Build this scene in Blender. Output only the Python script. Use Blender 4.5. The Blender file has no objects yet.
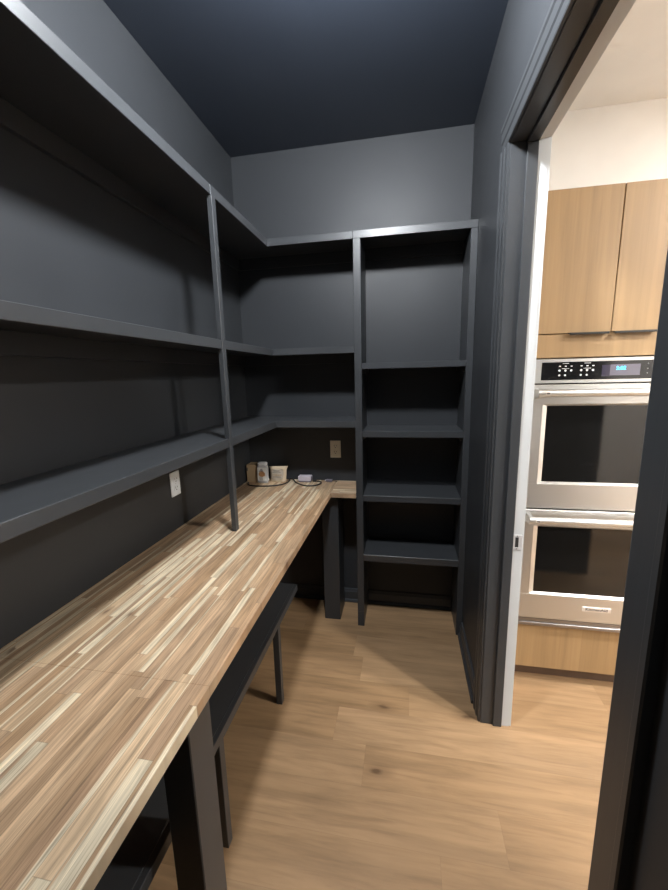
import bpy, bmesh, math, random
from mathutils import Vector, Matrix
random.seed(4)
scene = bpy.context.scene
COL = scene.collection

# ------------------------------------------------------------------ dimensions (metres)
XL, YB, ZC, XR = -1.1066, 2.553, 3.024, 0.367      # left wall, back wall, ceiling, right wall
XS, YS = -0.797, 2.2745                            # front planes of the left and back shelves
XC, YC = -0.458, 2.2645                            # front edges of the worktop
ZT, ZB = 0.920, 0.889                              # worktop top and underside
YF = -1.25                                         # wall behind the camera
XK = 0.493                                         # kitchen face of the doorway wall
KX1, KY0 = 5.2, -2.2                               # far extents of the kitchen
JF, JN = 1.647, 0.652                              # far and near jamb faces
ZH = 2.462                                         # head jamb underside

# ------------------------------------------------------------------ mesh helpers
class MB:
    """collects simple shapes into one bmesh"""
    def __init__(self):
        self.bm = bmesh.new()
    def box(self, x0, x1, y0, y1, z0, z1, bev=0.0, seg=1):
        t = bmesh.new()
        bmesh.ops.create_cube(t, size=1.0)
        for v in t.verts:
            v.co = Vector((x0 + (v.co.x + .5) * (x1 - x0), y0 + (v.co.y + .5) * (y1 - y0), z0 + (v.co.z + .5) * (z1 - z0)))
        if bev > 0:
            bmesh.ops.bevel(t, geom=list(t.edges), offset=bev, segments=seg, affect='EDGES', profile=0.5)
        self.merge(t)
        return self
    def merge(self, t, mat=None):
        me = bpy.data.meshes.new('tmp')
        if mat is not None:
            bmesh.ops.transform(t, matrix=mat, verts=t.verts)
        t.to_mesh(me); t.free()
        self.bm.from_mesh(me)
        bpy.data.meshes.remove(me)
    def prism(self, prof, axis, a0, a1):
        """extrude a closed 2-D outline along an axis (outline in the other two axes, in xyz order)"""
        def P(u, v, a):
            return {'x': (a, u, v), 'y': (u, a, v), 'z': (u, v, a)}[axis]
        bm = self.bm
        A = [bm.verts.new(P(u, v, a0)) for u, v in prof]
        B = [bm.verts.new(P(u, v, a1)) for u, v in prof]
        n = len(prof)
        fs = [bm.faces.new(A), bm.faces.new(B[::-1])]
        for i in range(n):
            fs.append(bm.faces.new((A[i], B[i], B[(i + 1) % n], A[(i + 1) % n])))
        bmesh.ops.recalc_face_normals(bm, faces=fs)
        return self
    def cyl(self, p0, p1, r, n=20, r1=None):
        p0, p1 = Vector(p0), Vector(p1)
        t = bmesh.new()
        bmesh.ops.create_cone(t, cap_ends=True, segments=n, radius1=r, radius2=r if r1 is None else r1, depth=(p1 - p0).length)
        q = (p1 - p0).to_track_quat('Z', 'Y').to_matrix().to_4x4()
        self.merge(t, Matrix.Translation((p0 + p1) / 2) @ q)
        return self
    def tube(self, pts, r, n=8):
        pts = [Vector(p) for p in pts]
        bm = self.bm
        rings = []
        for i, p in enumerate(pts):
            d = (pts[min(i + 1, len(pts) - 1)] - pts[max(i - 1, 0)]).normalized()
            up = Vector((0, 0, 1)) if abs(d.z) < .9 else Vector((1, 0, 0))
            a = d.cross(up).normalized(); b = a.cross(d)
            rings.append([bm.verts.new(p + r * (math.cos(t) * a + math.sin(t) * b)) for t in [2 * math.pi * k / n for k in range(n)]])
        fs = []
        for A, B in zip(rings, rings[1:]):
            for k in range(n):
                fs.append(bm.faces.new((A[k], A[(k + 1) % n], B[(k + 1) % n], B[k])))
        fs += [bm.faces.new(rings[0]), bm.faces.new(rings[-1])]
        bmesh.ops.recalc_face_normals(bm, faces=fs)
        return self
    def lathe(self, prof, c, n=32):
        bm = self.bm
        rings = []
        for r, z in prof:
            rings.append([bm.verts.new((c[0] + max(r, 1e-4) * math.cos(2 * math.pi * k / n), c[1] + max(r, 1e-4) * math.sin(2 * math.pi * k / n), c[2] + z)) for k in range(n)])
        fs = []
        for A, B in zip(rings, rings[1:]):
            for k in range(n):
                fs.append(bm.faces.new((A[k], A[(k + 1) % n], B[(k + 1) % n], B[k])))
        fs += [bm.faces.new(rings[0]), bm.faces.new(rings[-1])]
        bmesh.ops.recalc_face_normals(bm, faces=fs)
        return self
    def build(self, name, mat, parent=None, smooth=False):
        me = bpy.data.meshes.new(name)
        off = root_loc(parent) if parent else Vector((0, 0, 0))
        bmesh.ops.translate(self.bm, verts=self.bm.verts, vec=-off)
        self.bm.to_mesh(me); self.bm.free()
        mats = mat if isinstance(mat, (list, tuple)) else [mat]
        for m in mats:
            me.materials.append(m)
        if smooth:
            for p in me.polygons:
                p.use_smooth = True
        o = bpy.data.objects.new(name, me)
        COL.objects.link(o)
        if parent:
            o.parent = parent
        return o

def root_loc(o):
    v = Vector((0, 0, 0))
    while o:
        v += o.location
        o = o.parent
    return v

def thing(name, label, cat, loc, group=None):
    o = bpy.data.objects.new(name, None)
    o.empty_display_size = 0.05
    o.location = loc
    COL.objects.link(o)
    return tag(o, label, cat, group)

def tag(o, label, cat, group=None):
    o['label'] = label; o['category'] = cat
    if group:
        o['group'] = group
    return o

def struct(o):
    o['kind'] = 'structure'
    return o

def smooth_path(pts, k=6):
    P = [Vector(p) for p in pts]
    out = []
    for i in range(len(P) - 1):
        a, b, c, d = P[max(i - 1, 0)], P[i], P[i + 1], P[min(i + 2, len(P) - 1)]
        for j in range(k):
            t = j / k
            out.append(.5 * ((2 * b) + (c - a) * t + (2 * a - 5 * b + 4 * c - d) * t * t + (3 * b - a - 3 * c + d) * t ** 3))
    out.append(P[-1])
    return out

# ------------------------------------------------------------------ materials
class NT:
    def __init__(self, name):
        self.m = bpy.data.materials.new(name); self.m.use_nodes = True
        self.t = self.m.node_tree; self.n = self.t.nodes; self.l = self.t.links
        self.b = self.n['Principled BSDF']
    def add(self, typ, **k):
        o = self.n.new(typ)
        for a, v in k.items():
            setattr(o, a, v)
        return o
    def link(self, a, b):
        self.l.new(a, b)
    def val(self, sock, v):
        if isinstance(v, bpy.types.NodeSocket):
            self.l.new(v, sock)
        else:
            sock.default_value = v
    def math(self, op, a, b=None, c=None):
        o = self.add('ShaderNodeMath', operation=op)
        self.val(o.inputs[0], a)
        if b is not None: self.val(o.inputs[1], b)
        if c is not None: self.val(o.inputs[2], c)
        return o.outputs[0]
    def pos(self):
        o = self.add('ShaderNodeNewGeometry')
        s = self.add('ShaderNodeSeparateXYZ')
        self.link(o.outputs['Position'], s.inputs[0])
        return o.outputs['Position'], s.outputs[0], s.outputs[1], s.outputs[2]
    def comb(self, x, y, z=0.0):
        c = self.add('ShaderNodeCombineXYZ')
        for s, v in zip(c.inputs, (x, y, z)):
            self.val(s, v)
        return c.outputs[0]
    def white(self, vec):
        o = self.add('ShaderNodeTexWhiteNoise', noise_dimensions='3D')
        self.link(vec, o.inputs['Vector'])
        return o.outputs['Value'], o.outputs['Color']
    def noise(self, vec, scale=1.0, detail=3.0, rough=.55, dist=0.0):
        o = self.add('ShaderNodeTexNoise')
        self.link(vec, o.inputs['Vector'])
        o.inputs['Scale'].default_value = scale; o.inputs['Detail'].default_value = detail
        o.inputs['Roughness'].default_value = rough; o.inputs['Distortion'].default_value = dist
        return o.outputs[0]
    def ramp(self, fac, stops, interp='LINEAR'):
        o = self.add('ShaderNodeValToRGB')
        o.color_ramp.interpolation = interp
        e = o.color_ramp.elements
        while len(e) < len(stops):
            e.new(0.5)
        for el, (p, c) in zip(e, stops):
            el.position = p
            el.color = (c, c, c, 1) if isinstance(c, (int, float)) else (*c, 1)
        self.link(fac, o.inputs[0])
        return o.outputs[0]
    def mix(self, fac, a, b, blend='MIX'):
        o = self.add('ShaderNodeMix', data_type='RGBA', blend_type=blend)
        self.val(o.inputs[0], fac)
        for s, v in ((o.inputs[6], a), (o.inputs[7], b)):
            if isinstance(v, bpy.types.NodeSocket): self.link(v, s)
            else: s.default_value = (*v, 1)
        return o.outputs[2]
    def bump(self, h, strength=.2, dist=.002):
        o = self.add('ShaderNodeBump')
        o.inputs['Strength'].default_value = strength; o.inputs['Distance'].default_value = dist
        self.link(h, o.inputs['Height'])
        self.link(o.outputs[0], self.b.inputs['Normal'])

def plain(name, col, rough=.5, metal=0.0, spec=.5, **k):
    t = NT(name)
    t.b.inputs['Base Color'].default_value = (*col, 1)
    t.b.inputs['Roughness'].default_value = rough
    t.b.inputs['Metallic'].default_value = metal
    t.b.inputs['Specular IOR Level'].default_value = spec
    for a, v in k.items():
        t.b.inputs[a].default_value = v
    return t.m

def paint(name, col, rough=.42, bump=.12, scale=260.0, spec=.5):
    t = NT(name)
    p, x, y, z = t.pos()
    n = t.noise(p, 3.0, 3.0)
    c = t.mix(n, tuple(v * .9 for v in col), tuple(min(1, v * 1.1) for v in col))
    t.link(c, t.b.inputs['Base Color'])
    r = t.math('MULTIPLY_ADD', t.noise(p, 6.0, 2.0), .10, rough - .05)
    t.link(r, t.b.inputs['Roughness'])
    t.b.inputs['Specular IOR Level'].default_value = spec
    t.bump(t.noise(p, scale, 2.0), bump, .0006)
    return t.m

def planks(name, along, width, length, cols, sap=None, grain=(6.0, 90.0), rough=.4, seam=.0012, seamdark=.55, knots=.5, jitter=.0, figure=.25, bump=.1, spec=.5, fine=0.0, knotcol=(.16, .09, .05)):
    """strips of wood: along = 'x' | 'y' | 'z' (run of the grain)"""
    t = NT(name)
    p, x, y, z = t.pos()
    L, A = {'x': (x, y), 'y': (y, x), 'z': (z, x)}[along]
    u = t.math('DIVIDE', A, width)
    ci = t.math('FLOOR', u); fu = t.math('FRACT', u)
    off, _ = t.white(t.comb(ci, 3.7, 1.3))
    v = t.math('ADD', t.math('DIVIDE', L, length), t.math('MULTIPLY', off, 7.31))
    ri = t.math('FLOOR', v); fv = t.math('FRACT', v)
    r1, rc = t.white(t.comb(ci, ri, .5))
    r2, _ = t.white(t.comb(ci, ri, 9.5))
    r3, _ = t.white(t.comb(ci, ri, 17.5))
    base = t.ramp(r1, [(i / (len(cols) - 1), c) for i, c in enumerate(cols)])
    # grain coordinates shifted per strip
    sh = t.math('MULTIPLY', r2, 37.0)
    gl = t.math('MULTIPLY_ADD', L, grain[0], sh); ga = t.math('MULTIPLY_ADD', A, grain[1], sh)
    gv = t.comb(gl, ga, t.math('MULTIPLY', r3, 11.0))
    g1 = t.noise(gv, 1.0, 5.0, .62, .4)
    g2 = t.noise(t.comb(t.math('MULTIPLY', gl, .35), t.math('MULTIPLY', ga, .25), r3), 1.0, 3.0, .5, 1.2)
    if sap:
        thr = t.math('MULTIPLY_ADD', r3, 1.7, .05)
        edge = t.math('ADD', fu, t.math('MULTIPLY', t.math('SUBTRACT', g2, .5), .45))
        mask = t.ramp(t.math('SUBTRACT', edge, thr), [(.0, 0.0), (.10, 1.0)])
        base = t.mix(t.math('MULTIPLY', mask, .88), base, sap)
    fig = t.ramp(g1, [(.25, 1.0 - figure), (.55, 1.0), (.8, 1.0 + figure * .45)])
    base = t.mix(1.0, base, fig, 'MULTIPLY')
    band = t.ramp(g2, [(.3, 1.0 - figure * .8), (.6, 1.0)])
    base = t.mix(1.0, base, band, 'MULTIPLY')
    if fine:
        g3 = t.noise(t.comb(t.math('MULTIPLY', gl, .9), t.math('MULTIPLY', ga, 4.0), r2), 1.0, 2.0, .5)
        base = t.mix(1.0, base, t.ramp(g3, [(.30, 1.0 - fine), (.50, 1.0), (.75, 1.0 + fine * .3)]), 'MULTIPLY')
    # knots: sparse ellipses stretched along the grain
    if knots:
        vo = t.add('ShaderNodeTexVoronoi', feature='F1', voronoi_dimensions='2D')
        kv = t.comb(t.math('MULTIPLY_ADD', L, 2.6 if along != 'y' else 5.0, t.math('MULTIPLY', g2, .35)), t.math('MULTIPLY_ADD', A, 6.0 if along != 'y' else 11.0, t.math('MULTIPLY', g1, .25)), 0.0)
        t.link(kv, vo.inputs['Vector']); vo.inputs['Scale'].default_value = 1.0
        sel = t.add('ShaderNodeSeparateColor'); t.link(vo.outputs['Color'], sel.inputs[0])
        on = t.math('GREATER_THAN', sel.outputs[0], 1.0 - knots)
        core = t.ramp(vo.outputs['Distance'], [(.03, .85), (.09, .35), (.24, 0.0)])
        base = t.mix(t.math('MULTIPLY', core, on), base, knotcol)
    # seams
    du = t.math('MULTIPLY', t.math('MINIMUM', fu, t.math('SUBTRACT', 1.0, fu)), width)
    dv = t.math('MULTIPLY', t.math('MINIMUM', fv, t.math('SUBTRACT', 1.0, fv)), length)
    s = t.math('LESS_THAN', t.math('MINIMUM', du, dv), seam)
    base = t.mix(t.math('MULTIPLY', s, seamdark), base, (.06, .04, .025))
    t.link(base, t.b.inputs['Base Color'])
    t.link(t.math('MULTIPLY_ADD', g1, .16, rough - .08), t.b.inputs['Roughness'])
    t.b.inputs['Specular IOR Level'].default_value = spec
    if bump:
        t.bump(t.math('SUBTRACT', g1, t.math('MULTIPLY', s, .8)), bump, .0008)
    return t.m

def steel(name, col, rough=.3):
    t = NT(name)
    p, x, y, z = t.pos()
    g = t.noise(t.comb(t.math('MULTIPLY', x, 4.0), t.math('MULTIPLY', y, 900.0), t.math('MULTIPLY', z, 900.0)), 1.0, 2.0)
    t.b.inputs['Base Color'].default_value = (*col, 1)
    t.b.inputs['Metallic'].default_value = 1.0
    t.link(t.math('MULTIPLY_ADD', g, .06, rough - .03), t.b.inputs['Roughness'])
    return t.m

def emit(name, col, strength):
    t = NT(name)
    t.b.inputs['Base Color'].default_value = (*col, 1)
    t.b.inputs['Emission Color'].default_value = (*col, 1)
    t.b.inputs['Emission Strength'].default_value = strength
    return t.m

BLACK = (.033, .0358, .0398)
M = {}
M['wall'] = paint('charcoal_wall_paint', BLACK, .50, spec=.36)
M['ceil'] = paint('charcoal_ceiling_paint', (.034, .042, .058), .40, .2, 180, spec=.4)
M['trim'] = paint('charcoal_trim_enamel', (.043, .046, .0498), .37, .06, 120, spec=.42)
M['white'] = paint('warm_white_wall_paint', (.83, .82, .795), .6)
M['whitetrim'] = paint('white_trim_enamel', (.56, .58, .59), .6, .05)
M['block'] = planks('acacia_block_lengthways', 'y', .034, .40,
                    [(0.408, 0.254, 0.138), (0.551, 0.361, 0.211), (0.490, 0.310, 0.181), (0.663, 0.461, 0.280), (0.439, 0.286, 0.172), (0.622, 0.422, 0.258), (0.724, 0.533, 0.331)],
                    sap=(.86, .73, .515), grain=(7.0, 120.0), rough=.42, seam=.0007, seamdark=.35, knots=.08, figure=.44, fine=.3)
M['block_x'] = planks('acacia_block_crossways', 'x', .034, .40,
                      [(0.510, 0.335, 0.202), (0.612, 0.427, 0.267), (0.571, 0.388, 0.245), (0.673, 0.495, 0.314)],
                      sap=(.86, .73, .515), grain=(7.0, 120.0), rough=.42, seam=.0007, seamdark=.35, knots=.0, figure=.4)
M['floor'] = planks('oak_plank_floor', 'x', .181, 1.22,
                    [(.345, .212, .108), (.41, .257, .135), (.375, .234, .122), (.435, .277, .15), (.355, .219, .113)],
                    grain=(3.0, 34.0), rough=.42, seam=.0008, seamdark=.16, knots=.12, figure=.29, bump=.08, knotcol=(.10, .055, .028))
M['oak'] = planks('pale_oak_veneer', 'z', .9, 3.4, [(.31, .195, .09), (.345, .22, .105)], grain=(1.6, 46.0), rough=.5, seam=.0, knots=0, figure=.16, bump=.04)
M['steel'] = steel('brushed_stainless', (.60, .60, .59), .42)
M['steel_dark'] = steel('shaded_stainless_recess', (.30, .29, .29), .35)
M['glass'] = plain('black_oven_glass', (.006, .006, .006), .06, 0, .5)
M['panel'] = plain('black_control_glass', (.008, .008, .009), .12, 0, .5)
M['display'] = plain('grey_display_glass', (.13, .12, .15), .15)
M['icon'] = plain('pale_printed_icons', (.7, .7, .7), .5)
M['clock'] = emit('cyan_clock_digits', (.06, .5, .85), 1.6)
M['black'] = plain('matt_black_metal', (.012, .012, .012), .4)
M['rubber'] = plain('black_cable_rubber', (.012, .012, .013), .5)
M['plate_w'] = plain('white_plastic', (.80, .85, .90), .35)
M['plate_b'] = plain('beige_plastic', (.84, .79, .67), .4)
M['slot'] = plain('dark_slot', (.02, .02, .02), .6)
M['card'] = paint('brown_cardboard', (.38, .27, .155), .8, .1, 90)
M['kraft'] = paint('pale_kraft_paper', (.58, .46, .32), .75, .3, 60)
M['label'] = plain('printed_paper_label', (.66, .58, .47), .6)
M['labelw'] = plain('white_paper_label', (.72, .70, .66), .5)
M['ink'] = plain('dark_print', (.07, .06, .06), .6)
M['orange'] = plain('amber_print', (.52, .27, .12), .6)
M['clear'] = plain('clear_plastic', (.86, .86, .86), .12, 0, .5, **{'Transmission Weight': .55, 'IOR': 1.2})
M['lidw'] = plain('pale_grey_lid', (.62, .62, .63), .35)
M['brick'] = plain('pale_lilac_plastic', (.62, .57, .63), .4)
M['brickdark'] = plain('grey_plastic', (.18, .16, .19), .5)
M['zinc'] = plain('bright_zinc', (.68, .68, .69), .35, .35)
M['badge'] = plain('pale_badge_plate', (.75, .72, .68), .35, .5)
M['lens'] = emit('led_lens', (.94, .968, 1.0), 440.0)
M['fixture'] = plain('white_fixture_metal', (.8, .8, .8), .4)
M['klens'] = emit('added_kitchen_lens', (1.0, .975, .94), 520.0)

# ------------------------------------------------------------------ the setting
m = MB(); m.box(XL - .12, KX1 + .12, KY0 - .12, YB + .12, -.1, 0)
struct(m.build('floor', M['floor']))
m = MB(); m.box(XL - .12, XR + .062, YF - .12, YB + .12, ZC, ZC + .1)
struct(m.build('ceiling', M['ceil']))
m = MB(); m.box(XR + .062, KX1 + .12, KY0 - .12, YB + .12, ZC, ZC + .1)
struct(m.build('ceiling', M['white']))
m = MB(); m.box(XL - .12, XL, YF - .12, YB + .12, 0, ZC)
struct(m.build('wall_left', M['wall']))
m = MB(); m.box(XL, XR + .062, YB, YB + .12, 0, ZC)
struct(m.build('wall_back', M['wall']))
m = MB(); m.box(XL, XR, YF - .12, YF, 0, ZC)
struct(m.build('wall_front', M['wall']))
def right_wall(name, x0, x1, mat):
    w = MB()
    w.box(x0, x1, JF + .019, YB, 0, ZC)
    w.box(x0, x1, (YF - .12) if mat is M['wall'] else KY0, JN - .019, 0, ZC)
    w.box(x0, x1, JN - .019, JF + .019, ZH + .019, ZC)
    return struct(w.build(name, mat))
right_wall('wall_right', XR, XR + .062, M['wall'])
right_wall('wall_right', XR + .062, XK, M['white'])
m = MB(); m.box(XR + .062, KX1 + .12, YB, YB + .12, 0, ZC)
struct(m.build('wall_back', M['white']))
m = MB(); m.box(KX1, KX1 + .12, KY0, YB, 0, ZC)
struct(m.build('wall_right', M['white']))
m = MB(); m.box(XK - .1, KX1, KY0 - .12, KY0, 0, ZC)
struct(m.build('wall_front', M['white']))

# baseboards (profile: tall board with eased top and a shoe at the floor)
def base_prof(o, s):      # o: wall plane, s: direction into the room
    return [(o, 0), (o + s * .026, 0), (o + s * .026, .010), (o + s * .021, .019), (o + s * .015, .022), (o + s * .015, .078), (o + s * .011, .086), (o + s * .008, .098), (o, .100)]
m = MB(); m.prism(base_prof(XR, -1), 'y', 1.752, 2.268)
struct(m.build('baseboard_right', M['trim']))
m = MB(); m.prism(base_prof(XR, -1), 'y', YF, .50)
struct(m.build('baseboard_right', M['trim']))
m = MB(); m.prism(base_prof(YB, -1), 'x', XL + .027, -.2985)
struct(m.build('baseboard_back', M['trim']))
m = MB(); m.prism(base_prof(YB, -1), 'x', -.2535, .328)
struct(m.build('baseboard_back', M['trim']))
m = MB(); m.prism(base_prof(XL, 1), 'y', YF, YB)
struct(m.build('baseboard_left', M['trim']))

# the doorway: jambs, stops, casings, strike plate
door = bpy.data.objects.new('door_1', None); COL.objects.link(door); struct(door)
door.location = (XR, (JF + JN) / 2, 0)
XM = .459                                         # where the black paint stops on the jamb
m = MB()
m.box(XR, XM, JF, JF + .019, 0, ZH + .019); m.box(XR, XM, JN - .019, JN, 0, ZH + .019); m.box(XR, XM, JN, JF, ZH, ZH + .019)
m.build('jamb', M['trim'], door)
m = MB()
m.box(XM, XK, JF, JF + .019, 0, ZH + .019); m.box(XM, XK, JN - .019, JN, 0, ZH + .019); m.box(XM, XK, JN, JF, ZH, ZH + .019)
j = m.build('jamb', M['whitetrim'], door); j['label'] = 'white painted kitchen edge of the jamb'
m = MB()
SX0, SX1 = .4205, XM
m.box(SX0, SX1, JF - .011, JF, 0, ZH - .011, .002); m.box(SX0, SX1, JN, JN + .011, 0, ZH - .011, .002); m.box(SX0, SX1, JN, JF, ZH - .011, ZH, .002)
m.build('door_stop', M['trim'], door)
# pantry side casing: thick outer edge, thinner towards the opening
def casing(axis, edge, s, a0, a1, wall, d, mat):
    w = .088
    pr = [(wall, edge), (wall + d * .010, edge), (wall + d * .0115, edge + s * .004), (wall + d * .0115, edge + s * .030), (wall + d * .015, edge + s * .036), (wall + d * .0155, edge + s * .066),
          (wall + d * .019, edge + s * .072), (wall + d * .019, edge + s * (w - .003)), (wall + d * .016, edge + s * w), (wall, edge + s * w)]
    m = MB()
    if axis == 'z':
        m.prism(pr, 'z', a0, a1)
    else:
        m.prism(pr, 'y', a0, a1)
    return m.build('casing', mat, door)
RV = .004
casing('z', JF + RV, 1, 0, ZH + RV, XR, -1, M['trim'])
casing('z', JN - RV, -1, 0, ZH + RV, XR, -1, M['trim'])
casing('y', ZH + RV, 1, JN - RV - .088, JF + RV + .088, XR, -1, M['trim'])
casing('z', JF + RV, 1, 0, ZH + RV, XK, 1, M['whitetrim'])
casing('z', JN - RV, -1, 0, ZH + RV, XK, 1, M['whitetrim'])
casing('y', ZH + RV, 1, JN - RV - .088, JF + RV + .088, XK, 1, M['whitetrim'])
m = MB()
m.box(.4585, .4945, JF - .0025, JF + .001, .892, .903, .0005); m.box(.4585, .4945, JF - .0025, JF + .001, .949, .960, .0005)
m.box(.4585, .468, JF - .0025, JF + .001, .903, .949, .0005); m.box(.482, .4945, JF - .0025, JF + .001, .903, .949, .0005)
m.box(.4935, .4955, JF - .003, JF + .012, .905, .947, .0005)
sp = m.build('strike_plate', M['zinc'], door)
m = MB(); m.box(.468, .482, JF - .0008, JF + .0005, .903, .949)
m.build('latch_hole', M['slot'], sp)
m = MB(); m.cyl((.475, JF - .003, .8975), (.475, JF, .8975), .003, 12); m.cyl((.475, JF - .003, .9545), (.475, JF, .9545), .003, 12)
m.build('screw', M['steel_dark'], sp)

# the door itself, swung open into the kitchen
m = MB(); m.box(XK + .008, 1.47, JN - .041, JN - .006, .012, ZH - .004, .0015)
dl = m.build('door_slab', [M['trim'], M['whitetrim']], door)
for p in dl.data.polygons:
    if p.normal.y < -.5: p.material_index = 1
for yy, d in ((JN - .006, 1), (JN - .041, -1)):
    m = MB(); m.cyl((1.405, yy, .926), (1.405, yy + d * .008, .926), .028, 24); m.cyl((1.405, yy + d * .008, .926), (1.405, yy + d * .045, .926), .009, 16); m.box(1.30, 1.412, min(yy + d * .04, yy + d * .052), max(yy + d * .04, yy + d * .052), .917, .935, .003)
    m.build('lever_handle', M['black'], dl)
m = MB()
for z in (.25, 1.23, 2.25):
    m.cyl((XK + .004, JN - .003, z - .045), (XK + .004, JN - .003, z + .045), .006, 12)
m.build('hinge', M['black'], dl)

# ------------------------------------------------------------------ worktop
ct = thing('countertop', 'L-shaped striped butcher block worktop running along the left wall and the back corner', 'countertop', (XC - .3, .8, ZB))
YJ = .728
m = MB(); m.box(XL + .001, XC, YF + .01, YJ - .0001, ZB, ZT, .0006)
m.build('board', M['block'], ct)
m = MB(); m.box(XL + .001, XC, YJ + .0001, YB - .001, ZB, ZT, .0006)
m.build('board', M['block'], ct)
m = MB(); m.box(XC + .0006, -.2985, YC, YB - .001, ZB, ZT, .0012)
m.build('board', M['block_x'], ct)['label'] = 'short end board with its strips turned crossways'

# posts under the worktop
m = MB(); m.box(-.549, -.470, .648, .742, 0, ZB, .0025)
tag(m.build('support_post', M['trim']), 'thick dark post under the near front edge of the worktop', 'post', 'posts under the worktop')
m = MB(); m.box(-.53, -.422, 2.315, 2.500, 0, ZB, .0025)
tag(m.build('support_post', M['trim']), 'thick dark post under the inner corner of the worktop', 'post', 'posts under the worktop')

# low shelf under the worktop on thin legs
ls = thing('lower_shelf', 'long dark low shelf on thin square legs under the worktop', 'shelf', (-.85, .9, 0))
m = MB(); m.box(XL + .016, -.619, YF + .03, 1.93, .456, .475, .001); m.box(XL + .001, -.619, YF + .03, 1.93, .401, .456)
m.build('board', M['trim'], ls)
m = MB(); m.box(-.619, -.600, YF + .03, 1.93, .440, .475, .0015)
m.build('front_edge', M['trim'], ls)
for y in (-.30, .345, .983, 1.592):
    m = MB(); m.box(-.634, -.603, y, y + .032, 0, .440, .0015)
    m.build('leg', M['trim'], ls)

# ------------------------------------------------------------------ shelving over the worktop
YN = YF + .03
cs = thing('corner_shelving', 'L-shaped dark open shelving with a slim post standing on the worktop', 'shelving', (XL + .15, 1.6, ZT))
XM0, XM1 = -.2971, -.2546                          # bookcase's left side panel
for zb, zt in ((2.393, 2.433), (1.775, 1.8135), (1.333, 1.3726)):
    m = MB()
    m.box(XL + .001, XS - .019, YN, YB - .001, zt - .02, zt)
    m.box(XS - .019, XM0 - .0005, YS + .019, YB - .001, zt - .02, zt)
    sh = m.build('shelf', M['trim'], cs)
    m = MB(); m.box(XS - .019, XS, YN, 1.611, zb, zt + .0005, .0015); m.box(XS - .019, XS, 1.612, YS + .019, zb, zt + .0005, .0015); m.box(XS, XM0 - .0005, YS, YS + .019, zb, zt + .0005, .0015)
    m.build('front_edge', M['trim'], sh)
    m = MB(); m.box(XL + .0005, XL + .019, YN, YB - .001, zt - .088, zt - .02, .001); m.box(XL + .019, XM0 - .0005, YB - .019, YB - .0005, zt - .088, zt - .02, .001)
    m.build('wall_cleat', M['wall'], sh)
m = MB(); m.box(-.8165, XS + .003, 1.612, 1.645, ZT, 2.393, .0015)
m.build('post', M['trim'], cs)
m = MB(); m.box(-.8165, XS + .003, -.30, -.267, ZT, 2.393, .0015)
m.build('post', M['trim'], cs)

bk = thing('bookcase', 'tall narrow dark bookcase standing on the floor in the back right corner', 'bookcase', (.04, YS + .14, 0))
m = MB(); m.box(XM0, XM1, YS, YB - .028, 0, .105, .0); m.box(XM0, XM1, YS - .001, YB - .001, .1051, 2.393, .0015)
m.build('side_panel', M['trim'], bk)
m = MB(); m.box(.3305, XR - .0005, YS, YB - .028, 0, .105, .0); m.box(.3305, XR - .0005, YS - .001, YB - .001, .1051, 2.393, .0015)
m.build('side_panel', M['trim'], bk)
for zb, zt, top in ((2.393, 2.433, 1), (1.6797, 1.7147, 0), (1.2735, 1.3115, 0), (.8685, .9065, 0), (.466, .5095, 0)):
    x0, x1 = (XM0, XR - .0005) if top else (XM1 + .0003, .3302)
    m = MB(); m.box(x0, x1, YS + .019, YB - .001, zt - .02, zt)
    sh = m.build('shelf', M['trim'], bk)
    m = MB(); m.box(x0, x1, YS - (.001 if top else 0), YS + .019, zb, zt + .0005, .0015)
    m.build('front_edge', M['trim'], sh)
    m = MB()
    m.box(XM1 + .0003, .3302, YB - .019, YB - .0005, zt - .088, zt - .02, .001)
    if not top:
        m.box(XM1 + .0003, XM1 + .018, YS + .03, YB - .02, zt - .058, zt - .02, .001)
        m.box(.311, .3302, YS + .03, YB - .02, zt - .058, zt - .02, .001)
    m.build('wall_cleat', M['wall'], sh)

# ------------------------------------------------------------------ wall outlets
def outlet(label, mat, center, axis):
    """axis 'x': on the left wall facing +x ; 'y': on the back wall facing -y"""
    root = thing('wall_outlet', label, 'outlet', center, 'duplex outlets above the worktop')
    c = Vector(center)
    def B(u0, u1, d0, d1, z0, z1, bev=0.0):
        m = MB()
        if axis == 'x': m.box(c.x + d0, c.x + d1, c.y + u0, c.y + u1, c.z + z0, c.z + z1, bev)
        else: m.box(c.x + u0, c.x + u1, c.y - d1, c.y - d0, c.z + z0, c.z + z1, bev)
        return m
    B(-.037, .037, .0003, .006, -.060, .060, .002).build('cover_plate', mat, root)
    for zc in (-.021, .021):
        f = B(-.017, .017, .006, .0085, zc - .0145, zc + .0145, .0015).build('socket', mat, root)
        m = MB()
        for u0, u1, z0, z1 in ((-.0085, -.006, zc - .001, zc + .008), (.006, .0085, zc, zc + .008), (-.0025, .0025, zc - .011, zc - .006)):
            if axis == 'x': m.box(c.x + .008, c.x + .0089, c.y + u0, c.y + u1, c.z + z0, c.z + z1)
            else: m.box(c.x + u0, c.x + u1, c.y - .0089, c.y - .008, c.z + z0, c.z + z1)
        m.build('slots', M['slot'], f)
    m = MB()
    a = Vector((1, 0, 0)) if axis == 'x' else Vector((0, -1, 0))
    m.cyl(c + a * .0055, c + a * .0075, .0032, 12)
    m.build('screw', M['zinc'] if mat is M['plate_w'] else mat, root)
outlet('white duplex outlet on the left wall under the long lowest shelf', M['plate_w'], (XL, 1.627, 1.146), 'x')
outlet('beige duplex outlet on the back wall above the short worktop end', M['plate_b'], (-.473, YB, 1.145), 'y')

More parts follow.
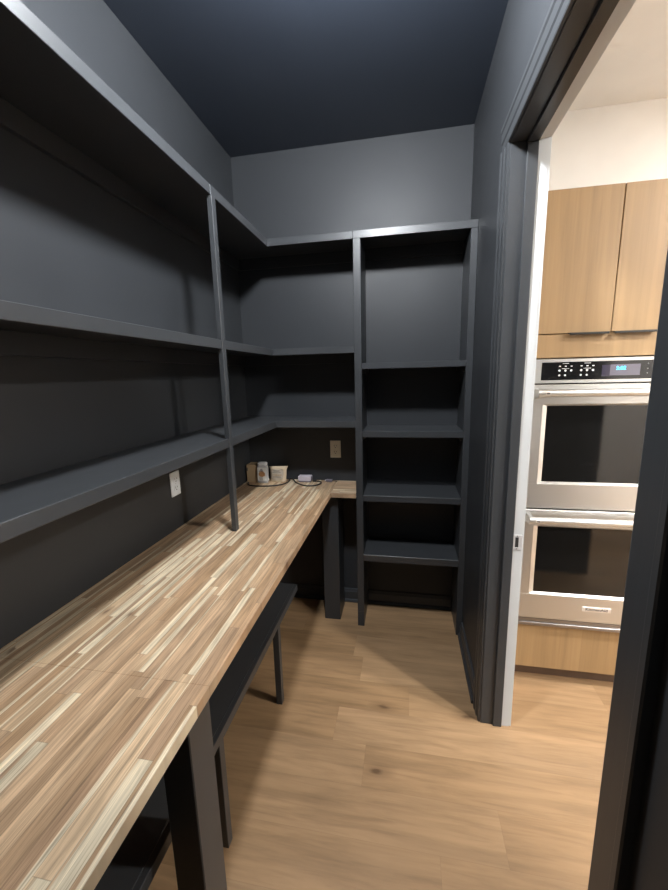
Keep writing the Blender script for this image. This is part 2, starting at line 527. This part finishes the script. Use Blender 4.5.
# ------------------------------------------------------------------ small things in the corner of the worktop
# cardboard box
bx = thing('cardboard_box', 'small brown cardboard box in the corner at far left of the small items', 'box', (-1.045, 2.49, ZT))
m = MB(); m.box(-1.094, -1.018, 2.447, 2.535, ZT, ZT + .124, .002)
m.build('carton', M['card'], bx)
m = MB(); m.box(-1.093, -1.019, 2.446, 2.4905, ZT + .1238, ZT + .1255); m.box(-1.093, -1.019, 2.4915, 2.534, ZT + .1238, ZT + .1255)
m.build('flap', M['card'], bx)
m = MB(); m.box(-1.0935, -1.084, 2.4455, 2.447, ZT + .082, ZT + .105)
m.build('tape', M['ink'], bx)

# clear jar with a pale lid
jar = thing('plastic_jar', 'clear plastic jar with a pale label in front of the brown box', 'jar', (-.975, 2.452, ZT))
def rounded(c, w, d, z0, z1, r, n=6):
    pts = []
    for sx, sy, a0 in ((1, 1, 0), (-1, 1, 90), (-1, -1, 180), (1, -1, 270)):
        for k in range(n + 1):
            a = math.radians(a0 + 90 * k / n)
            pts.append((c[0] + sx * (w / 2 - r) + r * math.cos(a), c[1] + sy * (d / 2 - r) + r * math.sin(a)))
    return pts
def loft(levels, c):
    m = MB(); bm = m.bm
    rings = []
    for w, d, r, z in levels:
        rings.append([bm.verts.new((x, y, z)) for x, y in rounded(c, w, d, 0, 0, r)])
    fs = [bm.faces.new(rings[0]), bm.faces.new(rings[-1])]
    n = len(rings[0])
    for A, B in zip(rings, rings[1:]):
        for k in range(n):
            fs.append(bm.faces.new((A[k], A[(k + 1) % n], B[(k + 1) % n], B[k])))
    bmesh.ops.recalc_face_normals(bm, faces=fs)
    return m
JC = (-.975, 2.452)
loft([(.070, .036, .012, ZT), (.076, .042, .014, ZT + .006), (.076, .042, .014, ZT + .112), (.070, .038, .013, ZT + .124), (.062, .034, .012, ZT + .128)], JC).build('body', M['clear'], jar, True)
loft([(.066, .036, .013, ZT + .1285), (.068, .038, .014, ZT + .132), (.066, .036, .013, ZT + .143), (.056, .030, .012, ZT + .147)], JC).build('lid', M['lidw'], jar, True)
m = MB(); m.box(-1.007, -.943, JC[1] - .0225, JC[1] - .0212, ZT + .018, ZT + .112, .0004)
lb = m.build('label', M['labelw'], jar)
m = MB(); m.box(-.998, -.952, JC[1] - .0229, JC[1] - .0224, ZT + .053, ZT + .073)
m.cyl((-.975, JC[1] - .0229, ZT + .066), (-.975, JC[1] - .0224, ZT + .066), .021, 24)
m.build('emblem', M['orange'], lb)
for px, pz, pw, ph in ((-.978, .098, .016, .004), (-.978, .089, .024, .004), (-.978, .082, .03, .004), (-.990, .022, .004, .026), (-.976, .022, .004, .022)):
    m = MB(); m.box(px - pw / 2, px + pw / 2, JC[1] - .0229, JC[1] - .0224, ZT + pz, ZT + pz + ph)
    m.build('print', M['ink'], lb)

# paper pouch with flared top
pc = thing('paper_pouch', 'pale kraft paper pouch with a round label right of the clear jar', 'pouch', (-.88, 2.492, ZT))
def pouch():
    m = MB(); bm = m.bm
    nx, nz = 14, 12
    def P(u, v, s):
        w = .057 + .004 * v + .006 * max(0, v - .8) * 5
        x = -.879 + (u - .5) * 2 * w + .006 * max(0, v - .75) * 4 * (u - .3)
        zz = ZT + .0005 + v * (.103 + .006 * u * v)
        b = .030 * (max(0, math.sin(math.pi * u)) ** .5) * (1 - v ** 2.2) ** .75 + .0012
        b += .0016 * math.sin(17 * u + 9 * v) * math.sin(math.pi * u) * (1 - v)
        return (x, 2.495 + s * b + .012 * v, zz)
    F = [[bm.verts.new(P(i / nx, j / nz, -1)) for i in range(nx + 1)] for j in range(nz + 1)]
    Bk = [[bm.verts.new(P(i / nx, j / nz, 1)) for i in range(nx + 1)] for j in range(nz + 1)]
    fs = []
    for G in (F, Bk):
        for j in range(nz):
            for i in range(nx):
                fs.append(bm.faces.new((G[j][i], G[j][i + 1], G[j + 1][i + 1], G[j + 1][i])))
    for j in range(nz):
        for i in (0, nx):
            fs.append(bm.faces.new((F[j][i], F[j + 1][i], Bk[j + 1][i], Bk[j][i])))
    for i in range(nx):
        for j in (0, nz):
            fs.append(bm.faces.new((F[j][i], F[j][i + 1], Bk[j][i + 1], Bk[j][i])))
    bmesh.ops.recalc_face_normals(bm, faces=fs)
    return m, P
m, PP = pouch()
m.build('bag', M['kraft'], pc, True)
def on_pouch(u, v, lift):
    a = Vector(PP(u, v, -1)); return (a.x, a.y - lift, a.z)
def pouch_patch(u0, u1, v0, v1, lift, round_=False, n=12):
    m = MB(); bm = m.bm
    G = []
    for j in range(n + 1):
        row = []
        for i in range(n + 1):
            s, t = i / n * 2 - 1, j / n * 2 - 1
            if round_:
                k = (abs(s) ** 4 + abs(t) ** 4) ** .25
                mx = max(abs(s), abs(t), 1e-6)
                f = mx / k if k > 1e-6 else 1
                s, t = s * f, t * f
            row.append(bm.verts.new(on_pouch((u0 + u1) / 2 + s * (u1 - u0) / 2, (v0 + v1) / 2 + t * (v1 - v0) / 2, lift)))
        G.append(row)
    fs = []
    for j in range(n):
        for i in range(n):
            fs.append(bm.faces.new((G[j][i], G[j][i + 1], G[j + 1][i + 1], G[j + 1][i])))
    bmesh.ops.solidify(bm, geom=fs, thickness=.0004)
    return m
lb = pouch_patch(.08, .86, .13, .86, .0012, True).build('label', M['label'], pc, True)
m = pouch_patch(.24, .62, .70, .74, .0018, n=4); m.build('print', M['ink'], lb)
m = pouch_patch(.20, .70, .60, .625, .0018, n=4); m.build('print', M['ink'], lb)
m = pouch_patch(.26, .74, .33, .36, .0018, n=4); m.build('print', M['ink'], lb)
m = pouch_patch(.20, .76, .40, .52, .0018, n=4); m.build('colour_band', M['kraft'], lb)

# power adapter
ad = thing('power_adapter', 'pale lilac power adapter lying against the back wall behind the black cord', 'power adapter', (-.685, 2.505, ZT))
m = MB(); m.box(-.731, -.640, 2.478, 2.53, ZT + .010, ZT + .043, .004, 2)
m.build('housing', M['brick'], ad)
m = MB(); m.box(-.728, -.643, 2.481, 2.528, ZT, ZT + .0105, .002)
m.build('base', M['brickdark'], ad)
m = MB(); m.box(-.6405, -.634, 2.488, 2.522, ZT + .012, ZT + .040, .002)
m.build('end_cap', M['brickdark'], ad)

# black cord
zc = ZT + .0056
pts = [(-1.075, 2.425, zc), (-1.055, 2.372, zc), (-1.018, 2.348, zc), (-.952, 2.344, zc), (-.892, 2.354, zc), (-.847, 2.376, zc), (-.815, 2.408, zc), (-.798, 2.46, zc), (-.80, 2.508, zc + .004),
       (-.815, 2.525, zc + .006), (-.80, 2.53, zc + .007), (-.775, 2.51, zc + .006), (-.745, 2.465, zc), (-.715, 2.429, zc), (-.662, 2.388, zc), (-.61, 2.386, zc), (-.575, 2.415, zc), (-.561, 2.455, zc), (-.572, 2.487, zc), (-.61, 2.506, zc)]
cord = thing('charging_cable', 'thin black cord looped on the worktop before the pouch and the adapter', 'cord', (-.8, 2.4, ZT))
m = MB(); m.tube(smooth_path(pts), .0045, 8)
m.build('cable', M['rubber'], cord, True)
m = MB(); m.box(-.632, -.606, 2.4985, 2.5155, ZT + .0002, ZT + .011, .002)
m.build('connector', M['rubber'], cord)
pl = thing('charger_plug', 'small grey plug with a short lead right of the looped black cord', 'plug', (-.515, 2.52, ZT))
m = MB(); m.box(-.537, -.495, 2.502, 2.532, ZT + .0003, ZT + .016, .003, 2)
m.build('body', M['brickdark'], pl)
m = MB(); m.tube(smooth_path([(-.495, 2.516, ZT + .006), (-.475, 2.522, ZT + .003), (-.462, 2.518, ZT + .003)]), .0025, 8)
m.build('lead', M['rubber'], pl, True)
m = MB(); m.box(-.547, -.536, 2.509, 2.511, ZT + .006, ZT + .012); m.box(-.547, -.536, 2.521, 2.523, ZT + .006, ZT + .012)
m.build('prongs', M['zinc'], pl)

# ------------------------------------------------------------------ kitchen: tall oven cabinet with a double oven
FY = 1.940                                         # faces of the cabinet doors
CX0, CX1 = .508, 1.322
oc = thing('oven_cabinet', 'tall pale oak kitchen cabinet built around the double oven', 'cabinet', ((CX0 + CX1) / 2, 2.25, 0))
m = MB()
m.box(CX0, CX0 + .019, FY + .021, YB - .004, .10, 2.404); m.box(CX1 - .019, CX1, FY + .021, YB - .004, .10, 2.404)
m.box(CX0, CX1, FY + .021, YB - .004, 2.386, 2.4045); m.box(CX0 + .019, CX1 - .019, YB - .014, YB - .004, .10, 2.386)
m.box(CX0 + .019, CX1 - .019, FY + .03, YB - .014, 1.705, 1.724); m.box(CX0 + .019, CX1 - .019, FY + .03, YB - .014, .340, .356); m.box(CX0 + .019, CX1 - .019, FY + .03, YB - .014, .10, .119)
m.build('body', M['oak'], oc)
m = MB(); m.box(CX0, CX1, 2.012, 2.03, 0, .099)
m.build('toe_kick', plain('brown_toe_kick', (.12, .075, .05), .4), oc)
m = MB(); m.box(CX0, CX1, FY, FY + .02, 1.703, 1.8055, .001)
m.build('filler_rail', M['oak'], oc)
m = MB(); m.box(CX0, CX1, FY, FY + .02, .098, .345, .001)
m.build('lower_panel', M['oak'], oc)
for x0, x1, h0, h1 in ((CX0, .8875, .716, .874), (.8915, CX1, .897, 1.060)):
    m = MB(); m.box(x0, x1, FY, FY + .02, 1.810, 2.4035, .001)
    d = m.build('door', M['oak'], oc)
    m = MB(); m.box(h0, h1, FY - .020, FY + .002, 1.8066, 1.8098, .0004); m.box(h0, h1, FY - .0225, FY - .0185, 1.8005, 1.8098, .0006)
    m.build('handle', M['black'], d)

OX0, OX1, OY = .553, 1.297, 1.915
wo = thing('double_wall_oven', 'stainless double wall oven with black glass doors set in the oak cabinet', 'oven', ((OX0 + OX1) / 2, 2.2, .357))
m = MB()
m.box(OX0 + .01, OX1 - .01, OY + .03, 2.50, .3575, 1.695)
m.build('oven_box', M['black'], wo)
m = MB(); m.box(OX0, OX1, OY, FY - .002, 1.589, 1.697, .002)
cp = m.build('control_fascia', M['steel'], wo)
PX0, PX1 = .609, 1.241
m = MB(); m.box(PX0, PX1, OY - .0015, OY + .001, 1.603, 1.683, .0005)
gp = m.build('control_glass', M['panel'], cp)
yI0, yI1 = OY - .0021, OY - .0014
def dash(x, z, w, h):
    m = MB(); m.box(x - w / 2, x + w / 2, yI0, yI1, z - h / 2, z + h / 2); m.build('button_icon', M['icon'], gp)
def dot(x, z, r, mt, name='button_icon'):
    m = MB(); m.cyl((x, yI0, z), (x, yI1, z), r, 12); m.build(name, mt, gp)
for xo in (0, .0885):
    dash(.708 + xo, 1.676, .026, .0022)
    for dx in (-.024, 0, .024):
        dash(.708 + xo + dx, 1.664, .008, .0045)
        dot(.708 + xo + dx, 1.645, .0048, M['icon'])
    dash(.708 + xo, 1.6535, .03, .0018)
    for dx in (-.024, 0):
        dot(.708 + xo + dx, 1.624, .0042, M['icon'])
dim = plain('dim_printed_icons', (.25, .25, .25), .5)
for ax in (1.036, 1.0575):
    for az in (1.6675, 1.646, 1.627):
        dot(ax, az, .0024, dim, 'keypad_icon')
m = MB(); m.box(.889, 1.007, OY - .0022, OY - .0013, 1.619, 1.667)
dp = m.build('display', M['display'], gp)
m = MB(); m.box(.856, .8885, OY - .0021, OY - .0013, 1.616, 1.666)
m.build('dark_display', plain('violet_tinted_glass', (.035, .03, .05), .15), gp)

def text_mesh(name, body, size, loc, mat, parent, ext=.0004, sx=1.0):
    cu = bpy.data.curves.new(name, 'FONT')
    cu.body = body; cu.size = size; cu.align_x = 'CENTER'; cu.align_y = 'CENTER'; cu.extrude = ext; cu.offset = size * .02
    tmp = bpy.data.objects.new(name, cu); COL.objects.link(tmp)
    dg = bpy.context.evaluated_depsgraph_get(); dg.update()
    me = bpy.data.meshes.new_from_object(tmp.evaluated_get(dg))
    bpy.data.objects.remove(tmp)
    R = Matrix.Translation(Vector(loc) - root_loc(parent)) @ Matrix.Rotation(math.radians(90), 4, 'X') @ Matrix.Diagonal((sx, 1, 1, 1))
    me.transform(R)
    me.materials.clear(); me.materials.append(mat)
    o = bpy.data.objects.new(name, me); COL.objects.link(o); o.parent = parent
    return o
text_mesh('clock_digits', '5:02', .022, (.932, OY - .0024, 1.650), M['clock'], dp, sx=1.05)

def oven_door(z0, z1, wz0, wz1, badge):
    x0, x1 = OX0, OX1
    wx0, wx1 = .622, OX1 - (.622 - OX0)
    f0 = OY - .012
    m = MB()
    m.box(x0, x1, f0, OY + .02, wz1, z1, .002); m.box(x0, x1, f0, OY + .02, z0, wz0, .002)
    m.box(x0, wx0, f0, OY + .02, wz0 - .002, wz1 + .002, .001); m.box(wx1, x1, f0, OY + .02, wz0 - .002, wz1 + .002, .001)
    d = m.build('door', M['steel'], wo)
    # bevelled inner lip round the window
    m = MB()
    a, b = .022, .012
    m.prism([(wx0, f0 + .001), (wx0 + a, f0 + b), (wx0, f0 + b)], 'z', wz0, wz1)
    m.prism([(wx1, f0 + .001), (wx1 - a, f0 + b), (wx1, f0 + b)], 'z', wz0, wz1)
    m.prism([(f0 + .001, wz1), (f0 + b, wz1 - .008), (f0 + b, wz1)], 'x', wx0, wx1)
    m.prism([(f0 + .001, wz0), (f0 + b, wz0 + .008), (f0 + b, wz0)], 'x', wx0, wx1)
    m.build('window_lip', M['steel'], d)
    m = MB(); m.box(wx0, wx1, f0 + .0115, OY + .012, wz0, wz1)
    m.build('window', M['glass'], d)
    # pro style bar handle
    hz, hy = z1 - .036, f0 - .050
    hx0, hx1 = .585, OX1 - .032
    m = MB()
    m.cyl((hx0, hy, hz), (hx1, hy, hz), .0165, 28)
    for hx, s in ((hx0, 1), (hx1, -1)):
        m.cyl((hx - s * .004, hy, hz), (hx + s * .02, hy, hz), .0185, 28)
        m.prism([(hy - .008, hz - .016), (hy + .010, hz - .018), (f0 + .001, hz - .027), (f0 + .001, hz + .018), (hy - .008, hz + .016)], 'x', hx - .002, hx + s * .016) if s > 0 else m.prism([(hy - .008, hz - .016), (hy + .010, hz - .018), (f0 + .001, hz - .027), (f0 + .001, hz + .018), (hy - .008, hz + .016)], 'x', hx - .016, hx + .002)
    h = m.build('handle', M['steel'], d)
    m = MB(); m.box(hx0 + .024, hx0 + .044, hy - .0185, hy - .010, hz - .007, hz + .007, .001)
    pl_ = m.build('medallion', M['badge'], h)
    m = MB(); m.box(hx0 + .027, hx0 + .041, hy - .0190, hy - .018, hz - .003, hz + .003)
    m.build('emblem', M['ink'], pl_)
    if badge:
        cx, cz = .934, z0 + .072
        m = MB(); m.box(cx - .064, cx + .064, f0 - .0025, f0 + .001, cz - .0125, cz + .0125, .001)
        bd = m.build('badge', M['badge'], d)
        text_mesh('badge_lettering', 'KitchenAid', .021, (cx, f0 - .0026, cz), M['ink'], bd, sx=1.05)
    return d
oven_door(.995, 1.583, 1.118, 1.494, False)
oven_door(.409, .987, .543, .905, True)
m = MB(); m.box(OX0, OX1, OY, FY - .002, .358, .376, .0015); m.box(OX0, OX1, OY + .006, FY - .002, .376, .394); m.box(OX0, OX1, OY - .002, FY - .002, .394, .4005, .001)
vt = m.build('vent_trim', M['steel_dark'], wo)

# ------------------------------------------------------------------ lights
lf = thing('ceiling_light', 'white globe ceiling light in the middle of the dark pantry ceiling', 'ceiling light', (-.18, 1.06, ZC))
m = MB(); m.lathe([(.075, 0), (.078, -.004), (.078, -.016), (.070, -.024), (.040, -.030), (.034, -.066)], (-.18, 1.06, ZC), 40)
m.build('canopy', M['fixture'], lf, False)
gr, gc = .078, -.140
m = MB(); m.lathe([(gr * math.sin(t), gc + gr * math.cos(t)) for t in [.25 + (math.pi - .26) * k / 18 for k in range(19)]], (-.18, 1.06, ZC), 40)
m.build('globe', M['lens'], lf, True)
for x, y in ((2.2, 1.0), (2.6, .1), (3.3, -.5), (3.9, -1.0)):  # unseen fittings, added to light the kitchen and spill through the doorway
    k = thing('ceiling_light', 'unseen round recessed light added to the white kitchen ceiling', 'ceiling light', (x, y, ZC), 'added unseen kitchen lights')
    m = MB(); m.lathe([(.125, 0), (.125, -.004), (.112, -.006), (.1005, -.006), (.1005, 0)], (x, y, ZC), 32)
    m.build('trim_ring', M['fixture'], k)
    m = MB(); m.lathe([(.0995, -.0005), (.0995, -.004), (.04, -.005), (.001, -.005)], (x, y, ZC), 32)
    m.build('lens', M['klens'], k, True)

w = bpy.data.worlds.new('World'); scene.world = w
w.use_nodes = True
w.node_tree.nodes['Background'].inputs[0].default_value = (.02, .02, .02, 1)
w.node_tree.nodes['Background'].inputs[1].default_value = 0.1

# ------------------------------------------------------------------ camera
cam = bpy.data.cameras.new('Camera'); co = bpy.data.objects.new('Camera', cam); COL.objects.link(co)
yaw, pitch, roll, fpx = .18726, -.18151, -.0242, 381.28
cy, sy, cp, sp_ = math.cos(yaw), math.sin(yaw), math.cos(pitch), math.sin(pitch)
fw = Vector((-sy * cp, cy * cp, sp_)); r = Vector((cy, sy, 0)); u = r.cross(fw)
r2 = math.cos(roll) * r + math.sin(roll) * u; u2 = -math.sin(roll) * r + math.cos(roll) * u
co.matrix_world = Matrix(((r2.x, u2.x, -fw.x, 0), (r2.y, u2.y, -fw.y, 0), (r2.z, u2.z, -fw.z, 1.65), (0, 0, 0, 1)))
cam.sensor_fit = 'HORIZONTAL'; cam.sensor_width = 36.0; cam.lens = fpx * 36.0 / 668.0
cam.clip_start = .02
scene.camera = co

scene.view_settings.view_transform = 'Standard'
scene.view_settings.look = 'None'
scene.view_settings.gamma = 1.0
scene.view_settings.use_curve_mapping = False
scene.view_settings.exposure = 0.6
scene.cycles.max_bounces = 10
